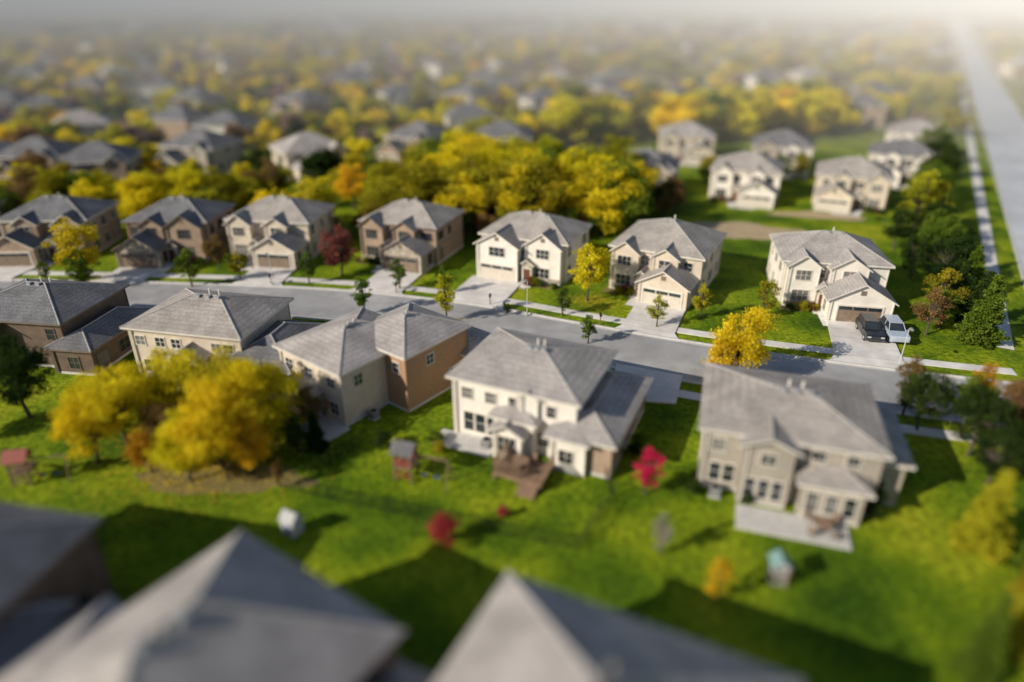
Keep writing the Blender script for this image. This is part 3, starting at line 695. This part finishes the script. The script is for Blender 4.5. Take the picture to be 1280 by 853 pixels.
def lamp(x,y,rot):
    A=Acc(); A.cone((0,0,0),(0,0,.4),.13,.1,'metal',8); A.cone((0,0,.4),(0,0,4.0),.05,.035,'wht',8)
    A.cone((0,0,4.0),(0.4,0,4.2),.03,.025,'wht',6)
    A.box(.3,.8,-.1,.1,4.14,4.24,'metal'); A.box(.35,.75,-.08,.08,4.11,4.14,'wht')
    addobj('street_lamp',A.mesh('street_lamp'),(x,y,0),rot)
lamp(35.2,54.6,-1.8); lamp(1.6,66.2,-2.0); lamp(-28,74.6,-1.6)
def mailbox(x,y,rot):
    A=Acc(); A.box(-.05,.05,-.05,.05,0,1.05,'wood'); A.box(-.12,.12,-.28,.28,1.05,1.2,'black'); A.cone((0,-.28,1.2),(0,.28,1.2),.12,.12,'black',10); A.box(.125,.14,.0,.05,1.15,1.4,'red')
    addobj('mailbox',A.mesh('mailbox'),(x,y,0),rot)
for x in (26,12,-2,-14,-29): 
    p=near((x,70)); i=ST.index(p); n=normals(ST)[i]; q=p+n*(HW+.9); mailbox(q.x,q.y,0)
def car(x,y,rot,paint,suv=True,z=.15):
    e=bpy.data.objects.new('parked_car',None); COL.objects.link(e); e.location=(x,y,z); e.rotation_euler=(0,0,rot); e.scale=(.93,.93,.93)
    Lh=2.3; A=Acc(); hw=.92; zt=1.72 if suv else 1.45
    prof=[(-Lh,.45),(-Lh,.85),(-Lh+.15,1.0),(-.9,1.08),(1.9 if suv else 1.5,1.1),(Lh-.05,1.0),(Lh,.6),(Lh-.1,.32),(-Lh+.15,.32)]
    def ring(w,sh): return [(px*(1-sh),w,pz) for px,pz in prof]
    a=ring(-hw,.015);b=ring(-hw+.08,0);c=ring(hw-.08,0);d2=ring(hw,.015)
    rings=[a,b,c,d2]
    for r0,r1 in zip(rings[:-1],rings[1:]):
        for i in range(len(prof)): j=(i+1)%len(prof); A.face([r0[i],r0[j],r1[j],r1[i]],paint)
    A.face(a[::-1],paint); A.face(d2,paint); addobj('body',A.mesh('body'),parent=e)
    G=Acc(); x0,x1=-.95,(2.1 if suv else 1.5); t0,t1=-.25,(1.85 if suv else .9)
    b0=[(x0,-hw+.1,1.06),(x1,-hw+.1,1.06),(x1,hw-.1,1.06),(x0,hw-.1,1.06)]; tp=[(t0,-hw+.25,zt-.05),(t1,-hw+.25,zt-.05),(t1,hw-.25,zt-.05),(t0,hw-.25,zt-.05)]
    for i in range(4): j=(i+1)%4; G.face([b0[i],b0[j],tp[j],tp[i]],'glass')
    addobj('windows',G.mesh('windows'),parent=e)
    B=Acc(); B.box(t0-.03,t1+.03,-hw+.22,hw-.22,zt-.05,zt,paint)
    for i in range(4): B.cone(b0[i],tp[i],.04,.04,paint,5)
    for s in (-1,1): B.cone((.6,s*(hw-.1),1.06),(.6,s*(hw-.25),zt-.05),.04,.04,paint,5); B.box(-.8,-.6,s*(hw+.08)-.08,s*(hw+.08)+.08,1.02,1.15,paint)
    addobj('roof_and_pillars',B.mesh('roof'),parent=e)
    Wt=Acc()
    for wx in (-1.45,1.4):
        for s in (-1,1): Wt.cone((wx,s*(hw-.18),.34),(wx,s*(hw+.02),.34),.34,.34,'tyre',16); Wt.cone((wx,s*(hw+.02),.34),(wx,s*(hw+.03),.34),.2,.18,'metal',12)
    addobj('wheels',Wt.mesh('wheels'),parent=e)
    Lm=Acc()
    for s in (-.65,.65): Lm.box(-Lh-.01,-Lh+.02,s-.18,s+.18,.7,.85,'wht'); Lm.box(Lh-.03,Lh+.01,s-.15,s+.15,.75,.95,'lamp_red')
    addobj('lights',Lm.mesh('lights'),parent=e)
car(g7[0]-.2,g7[1]-3.0,math.radians(79),'carblk'); car(g7[0]+2.0,g7[1]-3.3,math.radians(80),'carwht')

# ------------------------------------------------------------ distant suburb
hm=[]
for i in range(5):
    h=House(['greyw','white','tan','cream','white'][i],['roof2','roof2','roof2','roof','roof2'][i],'trim',50+i)
    h.vol(-6,6,-5,5,5.0,'hip',pitch=.5,win='sew',caps=False); v=h.vol(-5,1,-9,-3,3.0,'gable','y',.6); h.garage(v,-2,4.6); h.vol(2,5.5,-6.2,-3,5.0,'gable','y',.7,win='s')
    hm.append(h.joined('far_house_%d'%i))
E=mass('distant_houses'); pos=[]
def okpos(x,y):
    c=c0.x+(y-c0.y)*.57
    return abs(x-c)>14
for row,(y0,den) in enumerate([(142,17),(170,19),(202,22),(238,24),(280,27),(330,30),(390,34),(460,40),(550,46),(660,54),(800,64)]):
    x=-y0*.95-20
    while x<y0*.95:
        yy=y0+R.uniform(-8,8)+12*math.sin(x*.02+row)
        if okpos(x,yy) and R.random()<.72 and not (x>6 and yy<180):
            o=addobj('house',R.choice(hm),(x,yy,0),R.uniform(-.6,.6)+(math.pi if row%2 else 0),E,(.95,.95,1)); pos.append((x,yy))
        x+=den*R.uniform(.7,1.5)
E=mass('distant_trees'); cnt=0
def field(n,ya,yb,ha,hb,pal,wt,w=1.0,cl=7.):
    for i in range(n):
        y=math.sqrt(R.uniform(ya*ya,yb*yb)); x=R.uniform(-.95,.95)*y
        if not okpos(x,y) or (x>5 and y<170): continue
        if any(abs(x-a)<cl and -cl*1.3<y-b<cl*.8 for a,b in pos if abs(y-b)<13): continue
        tree('far_tree','far',x,y,R.uniform(ha,hb),R.choices(pal,wt)[0],w,E)
field(900,120,260,4,7.5,['yellow','olive','green','brown','gold','hazed2','dark','lime'],[6,5,2,2,1.5,2,1.5,4])
field(1500,260,600,5.5,9,['yellow','olive','brown','hazed2','hazed','lime','gold'],[5,4,1,3,4,4,2],1.2)
field(1200,600,1800,8,13,['olive','hazed','hazed2','gold','lime'],[2,5,3,2,3],2.2)

# autumn haze hanging over the far suburb
A=Acc(); A.box(-5000,5000,125,8500,-1,40,'roof'); me=A.mesh('haze'); me.materials.clear()
m,nt,out=newmat('haze_air'); vs=N(nt,'ShaderNodeVolumeScatter'); vs.inputs['Density'].default_value=.0021; vs.inputs['Color'].default_value=(1,.95,.94,1); vs.inputs['Anisotropy'].default_value=-.4
nt.links.new(vs.outputs[0],out.inputs['Volume']); me.materials.append(m); addobj('haze',me)

# ------------------------------------------------------------ light
az=Vector((-.89,-.46)).normalized(); el=math.radians(27)
sd=Vector((az.x*math.cos(el),az.y*math.cos(el),math.sin(el)))
sl=bpy.data.lights.new('sun','SUN'); sl.energy=5; sl.angle=math.radians(.5); sl.color=(1,.91,.76)
so=bpy.data.objects.new('sun',sl); COL.objects.link(so); so.rotation_euler=(-sd).to_track_quat('-Z','Y').to_euler()
w=bpy.data.worlds.new('World'); scene.world=w; w.use_nodes=True; nt=w.node_tree
bg=nt.nodes['Background']; bg.inputs['Strength'].default_value=.085
sk=nt.nodes.new('ShaderNodeTexSky'); sk.sky_type='NISHITA'; sk.sun_disc=False; sk.sun_elevation=el; sk.sun_rotation=math.atan2(az.x,az.y); sk.dust_density=.6
nt.links.new(sk.outputs[0],bg.inputs[0])
# ------------------------------------------------------------ camera
cam=bpy.data.cameras.new('camera'); co=bpy.data.objects.new('camera',cam); COL.objects.link(co)
co.location=(0,0,30); co.rotation_euler=(math.radians(63.5),0,0); cam.lens=24; cam.sensor_width=36; cam.clip_end=12000
cam.dof.use_dof=True; cam.dof.focus_distance=65; cam.dof.aperture_fstop=.016
scene.camera=co
scene.view_settings.view_transform='Standard'; scene.view_settings.look='None'; scene.view_settings.exposure=0
print('OBJ',len(bpy.data.objects))
